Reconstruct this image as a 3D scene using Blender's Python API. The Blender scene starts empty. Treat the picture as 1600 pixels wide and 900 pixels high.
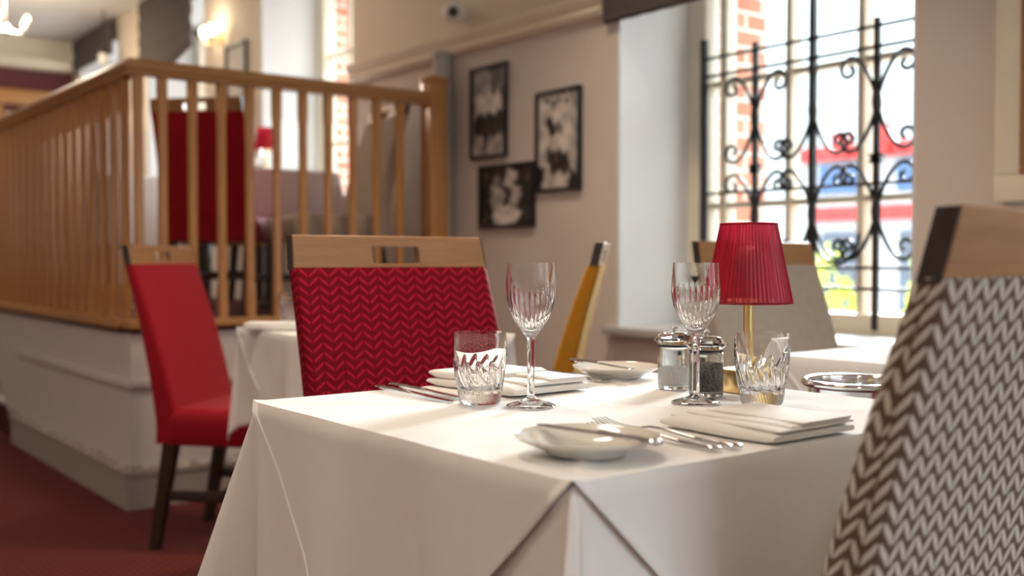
import bpy, bmesh, math, random
from mathutils import Vector, Matrix
PI = math.pi
S = bpy.context.scene
C = S.collection
random.seed(4)

# ------------------------------------------------------------------ camera
cam_d = bpy.data.cameras.new('camera'); cam = bpy.data.objects.new('camera', cam_d); C.objects.link(cam)
cam.location = (0, 0, .971)
cam.rotation_euler = (PI/2 - math.atan(45/1650), 0, -math.radians(37.6))
cam_d.sensor_width = 36; cam_d.lens = 36*1650/1600
cam_d.clip_start = .02; cam_d.clip_end = 200
cam_d.dof.use_dof = True; cam_d.dof.focus_distance = 1.55; cam_d.dof.aperture_fstop = 2.6; cam_d.dof.aperture_blades = 8
S.camera = cam
# ------------------------------------------------------------------ world, lights, exposure
S.view_settings.view_transform = 'Standard'; S.view_settings.look = 'None'
S.view_settings.gamma = 1; S.view_settings.use_curve_mapping = False
S.view_settings.exposure = 0.12
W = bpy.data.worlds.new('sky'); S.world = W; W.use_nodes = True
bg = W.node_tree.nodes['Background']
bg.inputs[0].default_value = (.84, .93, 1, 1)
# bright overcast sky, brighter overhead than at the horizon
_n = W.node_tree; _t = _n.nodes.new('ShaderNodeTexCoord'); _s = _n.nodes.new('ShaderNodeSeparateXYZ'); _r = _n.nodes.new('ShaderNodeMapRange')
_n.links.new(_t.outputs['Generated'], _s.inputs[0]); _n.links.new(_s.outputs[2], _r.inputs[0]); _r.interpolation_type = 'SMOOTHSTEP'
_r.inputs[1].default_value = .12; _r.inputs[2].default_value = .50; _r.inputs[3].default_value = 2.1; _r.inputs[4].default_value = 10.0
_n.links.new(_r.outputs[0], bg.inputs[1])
S.cycles.use_denoising = True
S.cycles.max_bounces = 12; S.cycles.transmission_bounces = 12; S.cycles.transparent_max_bounces = 16
S.cycles.diffuse_bounces = 5
S.cycles.sample_clamp_indirect = 6.0; S.cycles.blur_glossy = .6

def light(name, kind, loc, power, color, size=.3, size_y=None, target=None, portal=False, spread=180):
    d = bpy.data.lights.new(name, kind); d.energy = power; d.color = color
    if kind == 'AREA':
        d.size = size
        if size_y: d.shape = 'RECTANGLE'; d.size_y = size_y
        else: d.shape = 'DISK'
        d.cycles.is_portal = portal; d.spread = math.radians(spread)
    else:
        d.shadow_soft_size = size
    o = bpy.data.objects.new(name, d); C.objects.link(o); o.location = loc
    if target is not None:
        o.rotation_euler = (Vector(target) - Vector(loc)).to_track_quat('-Z', 'Y').to_euler()
    return o
WARM = (1, .81, .62)
# hazy, low sun behind the buildings opposite: wide and soft
sd_ = bpy.data.lights.new('hazy_sun', 'SUN'); sd_.energy = 15; sd_.angle = math.radians(24); sd_.color = (.96, .98, 1)
so_ = bpy.data.objects.new('hazy_sun', sd_); C.objects.link(so_)
so_.rotation_euler = Vector((-.88, -.45, -.28)).to_track_quat('-Z', 'Y').to_euler()
# window openings in the window wall: y0, y1, z0, z1
WINDOWS = [(-1.7, -.3, .70, 2.5), (1.78, 3.08, .70, 2.3), (5.21, 6.42, 1.15, 2.88), (7.38, 8.60, 1.40, 2.88), (9.34, 10.5, 1.40, 2.88)]
for (a, b, c, d) in WINDOWS:
    light('window_portal', 'AREA', (3.40, (a+b)/2, (c+d)/2), 1, (1, 1, 1), d-c, b-a, (0, (a+b)/2, (c+d)/2), portal=True)
light('window_portal', 'AREA', (1.75, -2.70, 1.65), 1, (1, 1, 1), 2.1, 1.8, (1.75, 0, 1.65), portal=True)  # portal for the added daylight opening behind the camera
# unseen warm fill lights without fixtures, added at ceiling height
for (x, y, p, sp_) in ((-1.2, 1.6, 20, 180), (-1.3, -.9, 20, 180), (.9, 1.8, 11, 120), (-.8, 4.0, 8, 110), (2.0, 2.7, 13, 100)):
    light('warm_fill_light', 'AREA', (x, y, 2.98), p, WARM, .35, None, (x, y, 0), spread=sp_)
for (x, y, p) in ((1.9, 5.6, 8), (1.6, 8.4, 22), (-.5, 8.2, 20)):
    light('warm_fill_light', 'AREA', (x, y, 2.98), p, WARM, .35, None, (x, y, 0))

# ------------------------------------------------------------------ materials
def nt(name):
    m = bpy.data.materials.new(name); m.use_nodes = True
    n = m.node_tree; b = n.nodes['Principled BSDF']
    return m, n, b
class N:
    """short hand for node graphs"""
    def __init__(s, n): s.n = n
    def new(s, t, **k):
        x = s.n.nodes.new(t)
        for a, v in k.items(): setattr(x, a, v)
        return x
    def ln(s, a, b): s.n.links.new(a, b)
    def m(s, op, a, b=None, c=None):
        x = s.new('ShaderNodeMath', operation=op)
        for i, v in enumerate((a, b, c)):
            if v is None: continue
            if isinstance(v, (int, float)): x.inputs[i].default_value = v
            else: s.ln(v, x.inputs[i])
        return x.outputs[0]
    def mix(s, f, a, b):
        x = s.new('ShaderNodeMix', data_type='RGBA')
        for sock, v in ((x.inputs[0], f), (x.inputs[6], a), (x.inputs[7], b)):
            if isinstance(v, (int, float)): sock.default_value = v
            elif isinstance(v, tuple): sock.default_value = (*v, 1) if len(v) == 3 else v
            else: s.ln(v, sock)
        return x.outputs[2]
    def coord(s, kind='Object', scale=None):
        t = s.new('ShaderNodeTexCoord').outputs[kind]
        if scale:
            mp = s.new('ShaderNodeMapping'); mp.inputs['Scale'].default_value = scale; s.ln(t, mp.inputs[0]); t = mp.outputs[0]
        return t
    def xyz(s, v):
        x = s.new('ShaderNodeSeparateXYZ'); s.ln(v, x.inputs[0]); return x.outputs
    def noise(s, v, scale, detail=3, rough=.5):
        x = s.new('ShaderNodeTexNoise'); x.inputs['Scale'].default_value = scale; x.inputs['Detail'].default_value = detail
        x.inputs['Roughness'].default_value = rough
        if v is not None: s.ln(v, x.inputs['Vector'])
        return x.outputs['Fac']
    def bump(s, b, h, strength=.3, dist=.002):
        x = s.new('ShaderNodeBump'); x.inputs['Strength'].default_value = strength; x.inputs['Distance'].default_value = dist
        s.ln(h, x.inputs['Height']); s.ln(x.outputs[0], b.inputs['Normal'])
def plain(name, col, rough=.6, metal=0, var=.06, scale=8, bump=0, **k):
    m, n, b = nt(name); g = N(n)
    f = g.noise(g.coord(), scale, 4)
    dark = tuple(c*(1-var) for c in col); lite = tuple(min(1, c*(1+var)) for c in col)
    g.ln(g.mix(f, dark, lite), b.inputs['Base Color'])
    b.inputs['Roughness'].default_value = rough; b.inputs['Metallic'].default_value = metal
    for a, v in k.items(): b.inputs[a.replace('_', ' ')].default_value = v
    if bump: g.bump(b, g.noise(g.coord(), scale*12, 3), bump, .002)
    return m
def wood(name, c1, c2, rough=.4, axis='X', scale=6):
    m, n, b = nt(name); g = N(n)
    sc = {'X': (1, 14, 14), 'Y': (14, 1, 14), 'Z': (14, 14, 1)}[axis]
    v = g.coord('Object', sc)
    f = g.noise(v, scale, 6, .62); f2 = g.noise(v, scale*7, 3)
    f = g.m('MULTIPLY_ADD', f2, .35, g.m('MULTIPLY_ADD', f, 1.5, -.45))
    g.ln(g.mix(f, c1, c2), b.inputs['Base Color']); b.inputs['Roughness'].default_value = rough
    g.bump(b, f, .08, .001)
    return m
def chevron(name, ground, stroke, rough=.85, sheen=0, period=.038, row=.0158, width=.25, rise=.95, bump=.5, sheen_col=(1, 1, 1)):
    m, n, b = nt(name); g = N(n)
    x, z = g.xyz(g.coord('UV'))[:2]
    u = g.m('DIVIDE', x, period)
    t = g.m('MULTIPLY', g.m('ABSOLUTE', g.m('SUBTRACT', g.m('FRACT', u), .5)), 2)      # 0 valley .. 1 peak
    v = g.m('ADD', g.m('DIVIDE', z, row), g.m('MULTIPLY', t, rise))
    s = g.m('ABSOLUTE', g.m('SUBTRACT', g.m('FRACT', v), .5))
    env = g.m('MULTIPLY', g.m('MULTIPLY', t, g.m('SUBTRACT', 1, t)), 4)
    wd = g.m('MULTIPLY', g.m('MINIMUM', g.m('MULTIPLY', env, 1.9), 1), width)
    mask = g.m('MULTIPLY', g.m('SUBTRACT', wd, s), 7); x_ = g.new('ShaderNodeClamp'); g.ln(mask, x_.inputs[0]); mask = x_.outputs[0]
    fine = g.noise(g.coord(), 900, 2)
    col = g.mix(mask, ground, stroke)
    col = g.mix(g.m('MULTIPLY', fine, .25), col, tuple(c*.6 for c in ground))
    g.ln(col, b.inputs['Base Color']); b.inputs['Roughness'].default_value = rough
    b.inputs['Specular IOR Level'].default_value = .12
    b.inputs['Sheen Weight'].default_value = sheen; b.inputs['Sheen Roughness'].default_value = .35; b.inputs['Sheen Tint'].default_value = (*sheen_col, 1)
    g.bump(b, g.m('ADD', mask, g.m('MULTIPLY', fine, .3)), bump, .0012)
    return m
def weave(name, c1, c2, scale=700, rough=.9, sheen=.2, tint=(1, 1, 1), bump=.25):
    m, n, b = nt(name); g = N(n)
    x, y, z = g.xyz(g.coord('Object'))[:3]
    a = g.m('SINE', g.m('MULTIPLY', g.m('ADD', x, y), scale*2)); c = g.m('SINE', g.m('MULTIPLY', g.m('SUBTRACT', z, y), scale*2))
    f = g.m('MULTIPLY_ADD', g.m('MULTIPLY', a, c), .5, .5)
    f = g.m('MULTIPLY_ADD', g.noise(g.coord(), 40, 4), .6, g.m('MULTIPLY', f, .4))
    g.ln(g.mix(f, c1, c2), b.inputs['Base Color']); b.inputs['Roughness'].default_value = rough
    b.inputs['Specular IOR Level'].default_value = .15
    b.inputs['Sheen Weight'].default_value = sheen; b.inputs['Sheen Tint'].default_value = (*tint, 1)
    g.bump(b, f, bump, .0006)
    return m
M = {}
M['linen'] = weave('white_linen', (.80, .79, .77), (.86, .85, .83), 900, .85, .15, bump=.10)
M['napkin'] = weave('napkin_cotton', (.78, .76, .73), (.85, .83, .80), 800, .85, .2, bump=.12)
M['red'] = chevron('red_velvet_chevron', (.17, .0005, .008), (.48, .010, .040), .7, .03, bump=.6, sheen_col=(1, .3, .35), period=.043, row=.0175, width=.22)
M['beige'] = chevron('beige_chevron_fabric', (.145, .095, .066), (.70, .66, .58), .9, .1, period=.028, row=.0205, width=.33, rise=.95, bump=.8)
M['redplain'] = weave('red_velvet', (.22, .001, .009), (.36, .003, .016), 500, .6, .30, (1, .35, .38))
M['mustard'] = weave('mustard_velvet', (.33, .135, .006), (.46, .205, .012), 500, .75, .3, (1, .9, .5))
M['taupe'] = weave('taupe_linen', (.30, .25, .20), (.44, .37, .30), 420, .9, .15)
M['oak'] = wood('oak_board', (.24, .115, .045), (.41, .225, .10), .35, 'X', 5)
M['oak2'] = wood('oak_balustrade', (.36, .16, .05), (.58, .30, .11), .20, 'Z', 4); M['oak2'].node_tree.nodes['Principled BSDF'].inputs['Coat Weight'].default_value = .5; M['oak2'].node_tree.nodes['Principled BSDF'].inputs['Coat Roughness'].default_value = .12
M['oakrail'] = wood('oak_rail', (.33, .155, .05), (.50, .27, .10), .3, 'X', 4)
M['oakrailY'] = wood('oak_rail_side', (.33, .155, .05), (.50, .27, .10), .3, 'Y', 4)
M['dark'] = wood('dark_stained_wood', (.020, .011, .008), (.045, .026, .018), .35, 'Z', 5)
M['cream'] = plain('cream_paint', (.74, .68, .55), .5, 0, .04)
M['white'] = plain('white_paint', (.66, .67, .675), .5, 0, .03)
M['ceil'] = plain('ceiling_paint', (.72, .71, .68), .8, 0, .03)
M['redwall'] = plain('dark_red_wallpaper', (.13, .035, .04), .8, 0, .2, 30)
M['silver'] = plain('polished_steel', (.80, .79, .78), .12, 1, .03)
M['brass'] = plain('brushed_brass', (.78, .58, .27), .28, 1, .06, 20)
M['gold'] = plain('shiny_brass', (.85, .65, .30), .15, 1, .04)
M['iron'] = plain('black_iron', (.018, .020, .022), .35, .3, .2, 30)
M['black'] = plain('black_frame', (.012, .012, .013), .35, 0, .1)
M['china'] = plain('cream_china', (.80, .77, .70), .12, 0, .02, 10, Coat_Weight=.6)
M['blindgrey'] = weave('grey_blind_cloth', (.075, .064, .056), (.115, .10, .09), 60, .95, .05)
M['pipe'] = plain('grey_paint', (.42, .41, .39), .5, 0, .04)
M['stone'] = plain('stone_nosing', (.45, .42, .38), .7, 0, .1, 20)
M['plastic'] = plain('white_plastic', (.75, .74, .70), .3, 0, .02)
M['steel'] = plain('brushed_steel', (.55, .54, .52), .3, 1, .08, 30)
M['frost'] = plain('frosted_glass', (.85, .82, .75), .3, 0, .02)
def wallpaint():
    m, n, b = nt('grey_wall_paint'); g = N(n)
    p = g.new('ShaderNodeNewGeometry').outputs['Position']; z = g.xyz(p)[2]
    up = g.m('GREATER_THAN', z, 2.03)
    f = g.noise(p, 5, 4)
    lo = g.mix(f, (.59, .53, .475), (.63, .57, .515)); hi = g.mix(f, (.66, .59, .47), (.72, .65, .52))
    g.ln(g.mix(up, lo, hi), b.inputs['Base Color']); b.inputs['Roughness'].default_value = .75
    g.bump(b, g.noise(p, 160, 3), .08, .001)
    return m
M['wall'] = wallpaint()
def basepaint():   # painted plinth with worn, scuffed lower band
    m, n, b = nt('scuffed_white_paint'); g = N(n)
    p = g.new('ShaderNodeNewGeometry').outputs['Position']; z = g.xyz(p)[2]
    e = g.m('ADD', z, g.m('MULTIPLY', g.m('SUBTRACT', g.noise(p, 14, 5, .7), .5), .10))
    band = g.m('LESS_THAN', e, .155)
    g.ln(g.mix(band, (.60, .56, .53), (.36, .31, .27)), b.inputs['Base Color']); b.inputs['Roughness'].default_value = .6
    return m
M['plinth'] = basepaint()
def carpet():
    m, n, b = nt('red_patterned_carpet'); g = N(n)
    p = g.new('ShaderNodeNewGeometry').outputs['Position']
    mp = g.new('ShaderNodeMapping'); mp.inputs['Rotation'].default_value = (0, 0, PI/4); mp.inputs['Scale'].default_value = (32, 32, 32); g.ln(p, mp.inputs[0])
    v = g.new('ShaderNodeTexVoronoi'); v.inputs['Scale'].default_value = 1; v.inputs['Randomness'].default_value = 0; g.ln(mp.outputs[0], v.inputs['Vector'])
    dot = g.m('LESS_THAN', v.outputs['Distance'], .30)
    f = g.noise(p, 90, 3)
    base = g.mix(f, (.055, .0035, .003), (.10, .007, .006))
    g.ln(g.mix(g.m('MULTIPLY', dot, .8), base, (.22, .026, .012)), b.inputs['Base Color']); b.inputs['Roughness'].default_value = 1
    g.bump(b, g.noise(p, 700, 2), .5, .003)
    return m
M['carpet'] = carpet()
def brick():
    m, n, b = nt('red_brick'); g = N(n)
    p = g.new('ShaderNodeNewGeometry').outputs['Position']; x, y, z = g.xyz(p)[:3]
    cb = g.new('ShaderNodeCombineXYZ'); g.ln(g.m('ADD', x, y), cb.inputs[0]); g.ln(z, cb.inputs[1])
    t = g.new('ShaderNodeTexBrick'); g.ln(cb.outputs[0], t.inputs['Vector'])
    t.inputs['Color1'].default_value = (.42, .13, .075, 1); t.inputs['Color2'].default_value = (.55, .24, .16, 1); t.inputs['Mortar'].default_value = (.62, .56, .48, 1)
    t.inputs['Scale'].default_value = 1; t.inputs['Brick Width'].default_value = .215; t.inputs['Row Height'].default_value = .075; t.inputs['Mortar Size'].default_value = .008
    g.ln(t.outputs[0], b.inputs['Base Color']); b.inputs['Roughness'].default_value = .9
    return m
M['brick'] = brick()
def glass(name, col=(1, 1, 1), ior=1.5):
    m = bpy.data.materials.new(name); m.use_nodes = True; n = m.node_tree; n.nodes.clear()
    o = n.nodes.new('ShaderNodeOutputMaterial'); g = n.nodes.new('ShaderNodeBsdfGlass')
    g.inputs['Color'].default_value = (*col, 1); g.inputs['Roughness'].default_value = 0; g.inputs['IOR'].default_value = ior
    n.links.new(g.outputs[0], o.inputs[0]); return m
M['glass'] = glass('clear_crystal', (1, 1, 1), 1.5)
M['jar'] = glass('jar_glass', (.99, 1, .995), 1.45)
def pane():
    m = bpy.data.materials.new('window_glass'); m.use_nodes = True; n = m.node_tree; n.nodes.clear()
    o = n.nodes.new('ShaderNodeOutputMaterial'); t = n.nodes.new('ShaderNodeBsdfTransparent'); q = n.nodes.new('ShaderNodeBsdfGlossy')
    q.inputs['Roughness'].default_value = .02; t.inputs[0].default_value = (.96, .98, .97, 1)
    x = n.nodes.new('ShaderNodeMixShader'); x.inputs[0].default_value = .06
    n.links.new(t.outputs[0], x.inputs[1]); n.links.new(q.outputs[0], x.inputs[2]); n.links.new(x.outputs[0], o.inputs[0]); return m
M['pane'] = pane()
def shade():
    m = bpy.data.materials.new('crimson_chiffon'); m.use_nodes = True; n = m.node_tree; n.nodes.clear(); g = N(n)
    o = g.new('ShaderNodeOutputMaterial'); d = g.new('ShaderNodeBsdfDiffuse'); t = g.new('ShaderNodeBsdfTranslucent'); tr = g.new('ShaderNodeBsdfTransparent')
    x, y, z = g.xyz(g.coord('Object'))[:3]
    ang = g.m('ARCTAN2', y, x)
    f = g.noise(None, 1, 0)
    cb = g.new('ShaderNodeCombineXYZ'); g.ln(g.m('MULTIPLY', ang, 26), cb.inputs[0]); g.ln(g.m('MULTIPLY', z, 2), cb.inputs[1])
    f = g.noise(cb.outputs[0], 1.6, 3, .6)
    col = g.mix(f, (.14, .002, .011), (.56, .012, .060))
    g.ln(col, d.inputs[0]); g.ln(col, t.inputs[0]); tr.inputs[0].default_value = (.95, .25, .32, 1)
    gl = g.new('ShaderNodeBsdfGlossy'); gl.inputs['Roughness'].default_value = .35; gl.inputs[0].default_value = (1, .6, .65, 1)
    a = g.new('ShaderNodeMixShader'); a.inputs[0].default_value = .5; g.ln(d.outputs[0], a.inputs[1]); g.ln(t.outputs[0], a.inputs[2])
    b = g.new('ShaderNodeMixShader'); g.ln(g.m('MULTIPLY_ADD', g.m('GREATER_THAN', f, .5), .32, .10), b.inputs[0]); g.ln(a.outputs[0], b.inputs[1]); g.ln(tr.outputs[0], b.inputs[2])
    c = g.new('ShaderNodeMixShader'); c.inputs[0].default_value = .04; g.ln(b.outputs[0], c.inputs[1]); g.ln(gl.outputs[0], c.inputs[2])
    g.ln(c.outputs[0], o.inputs[0]); return m
M['shade'] = shade()
def emit(name, col, k):
    m, n, b = nt(name); b.inputs['Base Color'].default_value = (*col, 1); b.inputs['Emission Color'].default_value = (*col, 1); b.inputs['Emission Strength'].default_value = k; return m
M['bulb'] = emit('glowing_bulb', (1, .80, .50), 6)
def grains(name, c1, c2, scale):
    m, n, b = nt(name); g = N(n)
    v = g.new('ShaderNodeTexVoronoi'); v.inputs['Scale'].default_value = scale; g.ln(g.coord(), v.inputs['Vector'])
    g.ln(g.mix(v.outputs['Distance'], c1, c2), b.inputs['Base Color']); b.inputs['Roughness'].default_value = .6; g.bump(b, v.outputs['Distance'], .8, .002); return m
M['salt'] = grains('salt_grains', (.82, .82, .82), (.9, .9, .9), 500)
M['pepper'] = grains('peppercorns', (.035, .032, .03), (.22, .21, .20), 260)
def colattr(name, rough=.5):
    m, n, b = nt(name); g = N(n); a = g.new('ShaderNodeVertexColor', layer_name='print'); g.ln(a.outputs[0], b.inputs['Base Color']); b.inputs['Roughness'].default_value = rough; return m
M['print'] = colattr('photo_print', .4)

# ------------------------------------------------------------------ mesh builder
class MB:
    def __init__(s): s.v = []; s.f = []
    def add(s, vs, fs, mat=None):
        o = len(s.v)
        s.v += [tuple(mat @ Vector(p)) if mat else tuple(p) for p in vs]
        s.f += [tuple(i+o for i in f) for f in fs]; return s
    def loft(s, rings, cap=True, closed=True, mat=None, loop=False):
        n = len(rings[0]); vs = [p for r in rings for p in r]; fs = []
        m = len(rings)
        for j in range(m if loop else m-1):
            for i in range(n if closed else n-1):
                a = j*n+i; b = j*n+(i+1) % n; k = (j+1) % m
                fs.append((a, b, k*n+(i+1) % n, k*n+i))
        if cap and not loop: fs += [tuple(range(n-1, -1, -1)), tuple(range((m-1)*n, m*n))]
        return s.add(vs, fs, mat)
    def box(s, x0, x1, y0, y1, z0, z1, bev=0, mat=None, seg=2):
        bm = bmesh.new(); bmesh.ops.create_cube(bm, size=1)
        for v in bm.verts: v.co = Vector(((x0+x1)/2+v.co.x*(x1-x0), (y0+y1)/2+v.co.y*(y1-y0), (z0+z1)/2+v.co.z*(z1-z0)))
        if bev: bmesh.ops.bevel(bm, geom=bm.edges[:], offset=bev, segments=seg, profile=.6, affect='EDGES')
        bm.verts.index_update()
        s.add([v.co[:] for v in bm.verts], [[v.index for v in f.verts] for f in bm.faces], mat); bm.free(); return s
    def lathe(s, prof, n=48, mat=None, loop=False, mod=None):
        rings = []
        for (r, z) in prof:
            ring = []
            for i in range(n):
                a = 2*PI*i/n; rr = r if mod is None else mod(r, z, a)
                ring.append((rr*math.cos(a), rr*math.sin(a), z))
            rings.append(ring)
        return s.loft(rings, True, True, mat, loop)
    def tube(s, pts, r, n=8, mat=None, flat=1.0, cap=True):
        pts = [Vector(p) for p in pts]; rs = r if isinstance(r, (list, tuple)) else [r]*len(pts)
        t0 = (pts[1]-pts[0]).normalized(); up = Vector((1, 0, 0)) if abs(t0.x) < .9 else Vector((0, 0, 1))
        nrm = (up - t0*up.dot(t0)).normalized(); rings = []
        for i, p in enumerate(pts):
            t = (pts[min(i+1, len(pts)-1)] - pts[max(i-1, 0)]).normalized()
            nrm = (nrm - t*nrm.dot(t)).normalized(); bn = t.cross(nrm)
            rings.append([p + (nrm*math.cos(2*PI*k/n)*flat + bn*math.sin(2*PI*k/n))*rs[i] for k in range(n)])
        return s.loft(rings, cap, True, mat)
    def build(s, name, mat, parent=None, sharp=38, smooth=True, **props):
        me = bpy.data.meshes.new(name); me.from_pydata(s.v, [], s.f)
        bm = bmesh.new(); bm.from_mesh(me); bmesh.ops.recalc_face_normals(bm, faces=bm.faces)
        th = math.radians(sharp)
        for e in bm.edges:
            e.smooth = not (len(e.link_faces) == 2 and e.calc_face_angle(0) > th)
        for f in bm.faces: f.smooth = smooth
        bm.to_mesh(me); bm.free(); me.materials.append(mat)
        o = bpy.data.objects.new(name, me); C.objects.link(o)
        if parent: o.parent = parent
        for k, v in props.items(): o[k] = v
        return o
def tag(o, label, cat, group=None, kind=None):
    o['label'] = label; o['category'] = cat
    if group: o['group'] = group
    if kind: o['kind'] = kind
    return o
def thing(name, label, cat, loc=(0, 0, 0), rz=0, group=None):
    o = bpy.data.objects.new(name, None); C.objects.link(o); o.location = loc; o.rotation_euler = (0, 0, rz); o.empty_display_size = .05
    return tag(o, label, cat, group)
def struct(o): o['kind'] = 'structure'; return o
def dup(root, loc, rz, label, group=None):
    r = root.copy(); C.objects.link(r); r.location = loc; r.rotation_euler = (0, 0, rz); r['label'] = label
    if group: r['group'] = group
    for ch in list(root.children):
        c = ch.copy(); C.objects.link(c); c.parent = r
        for g in list(ch.children):
            d = g.copy(); C.objects.link(d); d.parent = c
    return r
def rrect(cx, cy, w, d, r, z, k=5):
    pts = []
    for (sx, sy, a0) in ((1, 1, 0), (-1, 1, PI/2), (-1, -1, PI), (1, -1, 3*PI/2)):
        for i in range(k+1):
            a = a0 + PI/2*i/k
            pts.append((cx+sx*(w/2-r)+r*math.cos(a), cy+sy*(d/2-r)+r*math.sin(a), z))
    return pts
def bezier(p0, p1, p2, p3, n=14):
    o = []
    for i in range(n+1):
        t = i/n; o.append(tuple((1-t)**3*a+3*(1-t)**2*t*b+3*(1-t)*t*t*c+t**3*d for a, b, c, d in zip(p0, p1, p2, p3)))
    return o

# ------------------------------------------------------------------ room shell
XW, XG = 2.90, 3.35
def wall_with_openings(name, mat, x0, x1, y0, y1, z0, z1, ops):
    m = MB(); ops = sorted(ops); y = y0
    for (a, b, c, d) in ops:
        m.box(x0, x1, y, a, z0, z1); m.box(x0, x1, a, b, z0, c); m.box(x0, x1, a, b, d, z1); y = b
    m.box(x0, x1, y, y1, z0, z1)
    return struct(m.build(name, mat, sharp=20))
wall_with_openings('wall_right', M['wall'], XW, 3.36, -2.6, 10.9, 0, 3.1, WINDOWS)
brick_ops = [(a+.06, b-.09 if a < 4 else b+.05, c, d) for (a, b, c, d) in WINDOWS]
wall_with_openings('wall_outer_brick', M['brick'], 3.46, 3.70, -2.6, 10.9, -.3, 3.4, brick_ops)
struct(MB().box(-3, 3.36, -2.6, 10.9, -.12, 0).build('floor', M['carpet']))
struct(MB().box(-3, 3.36, -2.6, 10.9, 3.06, 3.2).build('ceiling', M['ceil']))
struct(MB().box(-3.15, -3, -2.6, 10.9, 0, 3.06).build('wall_left', M['wall']))
struct(MB().box(-3, .7, -2.75, -2.6, 0, 3.06).box(2.8, 3.36, -2.75, -2.6, 0, 3.06).box(.7, 2.8, -2.75, -2.6, 0, .75).box(.7, 2.8, -2.75, -2.6, 2.55, 3.06).build('wall_front', M['wall']))  # unseen wall; its opening is added to let cool daylight onto the table
struct(MB().box(-3, 2.3, 10.75, 10.9, 0, 3.06).box(2.3, 2.86, 10.75, 10.9, 0, .8).box(2.3, 2.86, 10.75, 10.9, 2.36, 3.06).box(2.86, 3.3, 10.75, 10.9, 0, 3.06).build('wall_back', M['redwall']))
b_ = struct(MB().box(2.3, 2.86, 10.78, 10.84, .8, .88).box(2.3, 2.86, 10.78, 10.84, 2.29, 2.36).box(2.3, 2.36, 10.78, 10.84, .88, 2.29).box(2.80, 2.86, 10.78, 10.84, .88, 2.29).box(2.57, 2.60, 10.79, 10.83, .88, 2.29).build('window_6', M['cream']))
MB().box(2.36, 2.80, 10.807, 10.813, .88, 2.29).build('window_pane', M['pane'], b_)
light('window_portal', 'AREA', (2.48, 10.86, 1.58), 1, (1, 1, 1), .76, 1.56, (2.48, 0, 1.58), portal=True)
struct(MB().box(-3, 2.88, 10.58, 10.75, 2.76, 3.05, .02).box(-3, 2.86, 10.5, 10.7, 2.79, 2.84, .015).build('trim_cornice_back', M['cream']))
struct(MB().box(-3, 2.26, 10.66, 10.75, .7, 2.42, .01).box(-3, 2.88, 10.62, 10.75, 2.42, 2.55, .015).build('trim_wood_panelling', M['oakrail']))
# reveals painted white (thin plaster lining of the window openings)
for i, (a, b, c, d) in enumerate(WINDOWS):
    m = MB(); t = .012
    m.box(XW+.002, 3.34, b-t, b, c, d); m.box(XW+.002, 3.34, a, a+t, c, d); m.box(XW+.002, 3.34, a+t, b-t, d-t, d)
    struct(m.build('trim_reveal_%d' % (i+1), M['white']))
    struct(MB().box(XW-.05, 3.34, a-.04, b+.04, c-.03, c+.004, .008).build('trim_sill_%d' % (i+1), M['white'] if i != 1 else M['pipe']))
# picture rail along the window wall
def rail_profile(y0, y1):
    prof = [(0, 1.945), (.035, 1.95), (.045, 1.965), (.03, 1.985), (.055, 2.01), (.06, 2.035), (.02, 2.045), (0, 2.045)]
    return MB().loft([[(XW-x, y, z) for (x, z) in prof] for y in (y0, y1)])
struct(rail_profile(3.14, 5.2).build('trim_picture_rail', M['cream']))

# window frames
def window(i, a, b, c, d, cols, rows, xs=None):
    m = MB(); x0, x1 = XG-.03, XG+.03
    st = .07
    for y in (a+st/2+.02, b-st/2-.02): m.box(x0-.03, x1, y-st/2-.02, y+st/2+.02, c, d, .006)
    m.box(x0-.03, x1, a, b, c, c+.075, .006); m.box(x0-.03, x1, a, b, d-.07, d, .006)
    f = m.build('window_%d' % i, M['cream']); struct(f)
    w = MB()
    for y in cols: w.box(x0, x1, y-.014, y+.014, c+.07, d-.06, .004)
    for z in rows: w.box(x0+.004, x1-.004, a+.1, b-.1, z-.012, z+.012, .003)
    w.build('glazing_bars', M['cream'], f)
    MB().box(XG-.003, XG+.003, a+.06, b-.06, c+.05, d-.05).build('window_pane', M['pane'], f)
for i, (a, b, c, d) in enumerate(WINDOWS):
    if i == 1: window(2, a, b, c, d, (2.896, 2.576, 2.257, 1.938), (1.688, 1.19))
    else:
        L = b-a; window(i+1, a, b, c, d, (a+L/3, a+2*L/3), (c+(d-c)/3, c+2*(d-c)/3))

# ------------------------------------------------------------------ raised platform
PX, PY, PZ = 1.309, 4.127, .70
m = MB().box(PX+.012, 3.33, PY+.012, 6.02, 0, PZ-.02).box(-3, 3.33, 6.95, 10.75, 0, PZ-.02).box(PX+.9, 3.33, 6.02, 6.95, 0, PZ-.02)
m.loft([[(x, 6.02, .0), (x, 6.62, .46), (x, 6.62, PZ-.02), (x, 6.02, PZ-.02)] for x in (PX+.012, PX+.06)])
struct(m.build('wall_platform_base', M['plinth']))
struct(MB().box(PX+.03, 2.9, PY+.03, 6.02, PZ-.02, PZ).box(-3, 2.9, 6.95, 10.66, PZ-.02, PZ).box(PX+.9, 2.9, 6.02, 6.95, PZ-.02, PZ).box(PX+.03, PX+.09, 6.02, 6.62, PZ-.02, PZ).build('floor_platform', M['carpet']))
m = MB()
m.box(PX-.010, PX+.012, PY-.01, 6.02, .475, .50).box(PX+.012, 2.88, PY-.010, PY+.012, .475, .50)
m.box(PX-.016, PX+.012, PY-.016, 6.02, 0, .13).box(PX+.012, 2.88, PY-.016, PY+.012, 0, .13)
m.box(PX-.024, PX+.012, PY-.024, 6.02, .13, .15).box(PX+.012, 2.88, PY-.024, PY+.012, .13, .15)
struct(m.build('trim_platform_moulding', M['plinth']))
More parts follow.
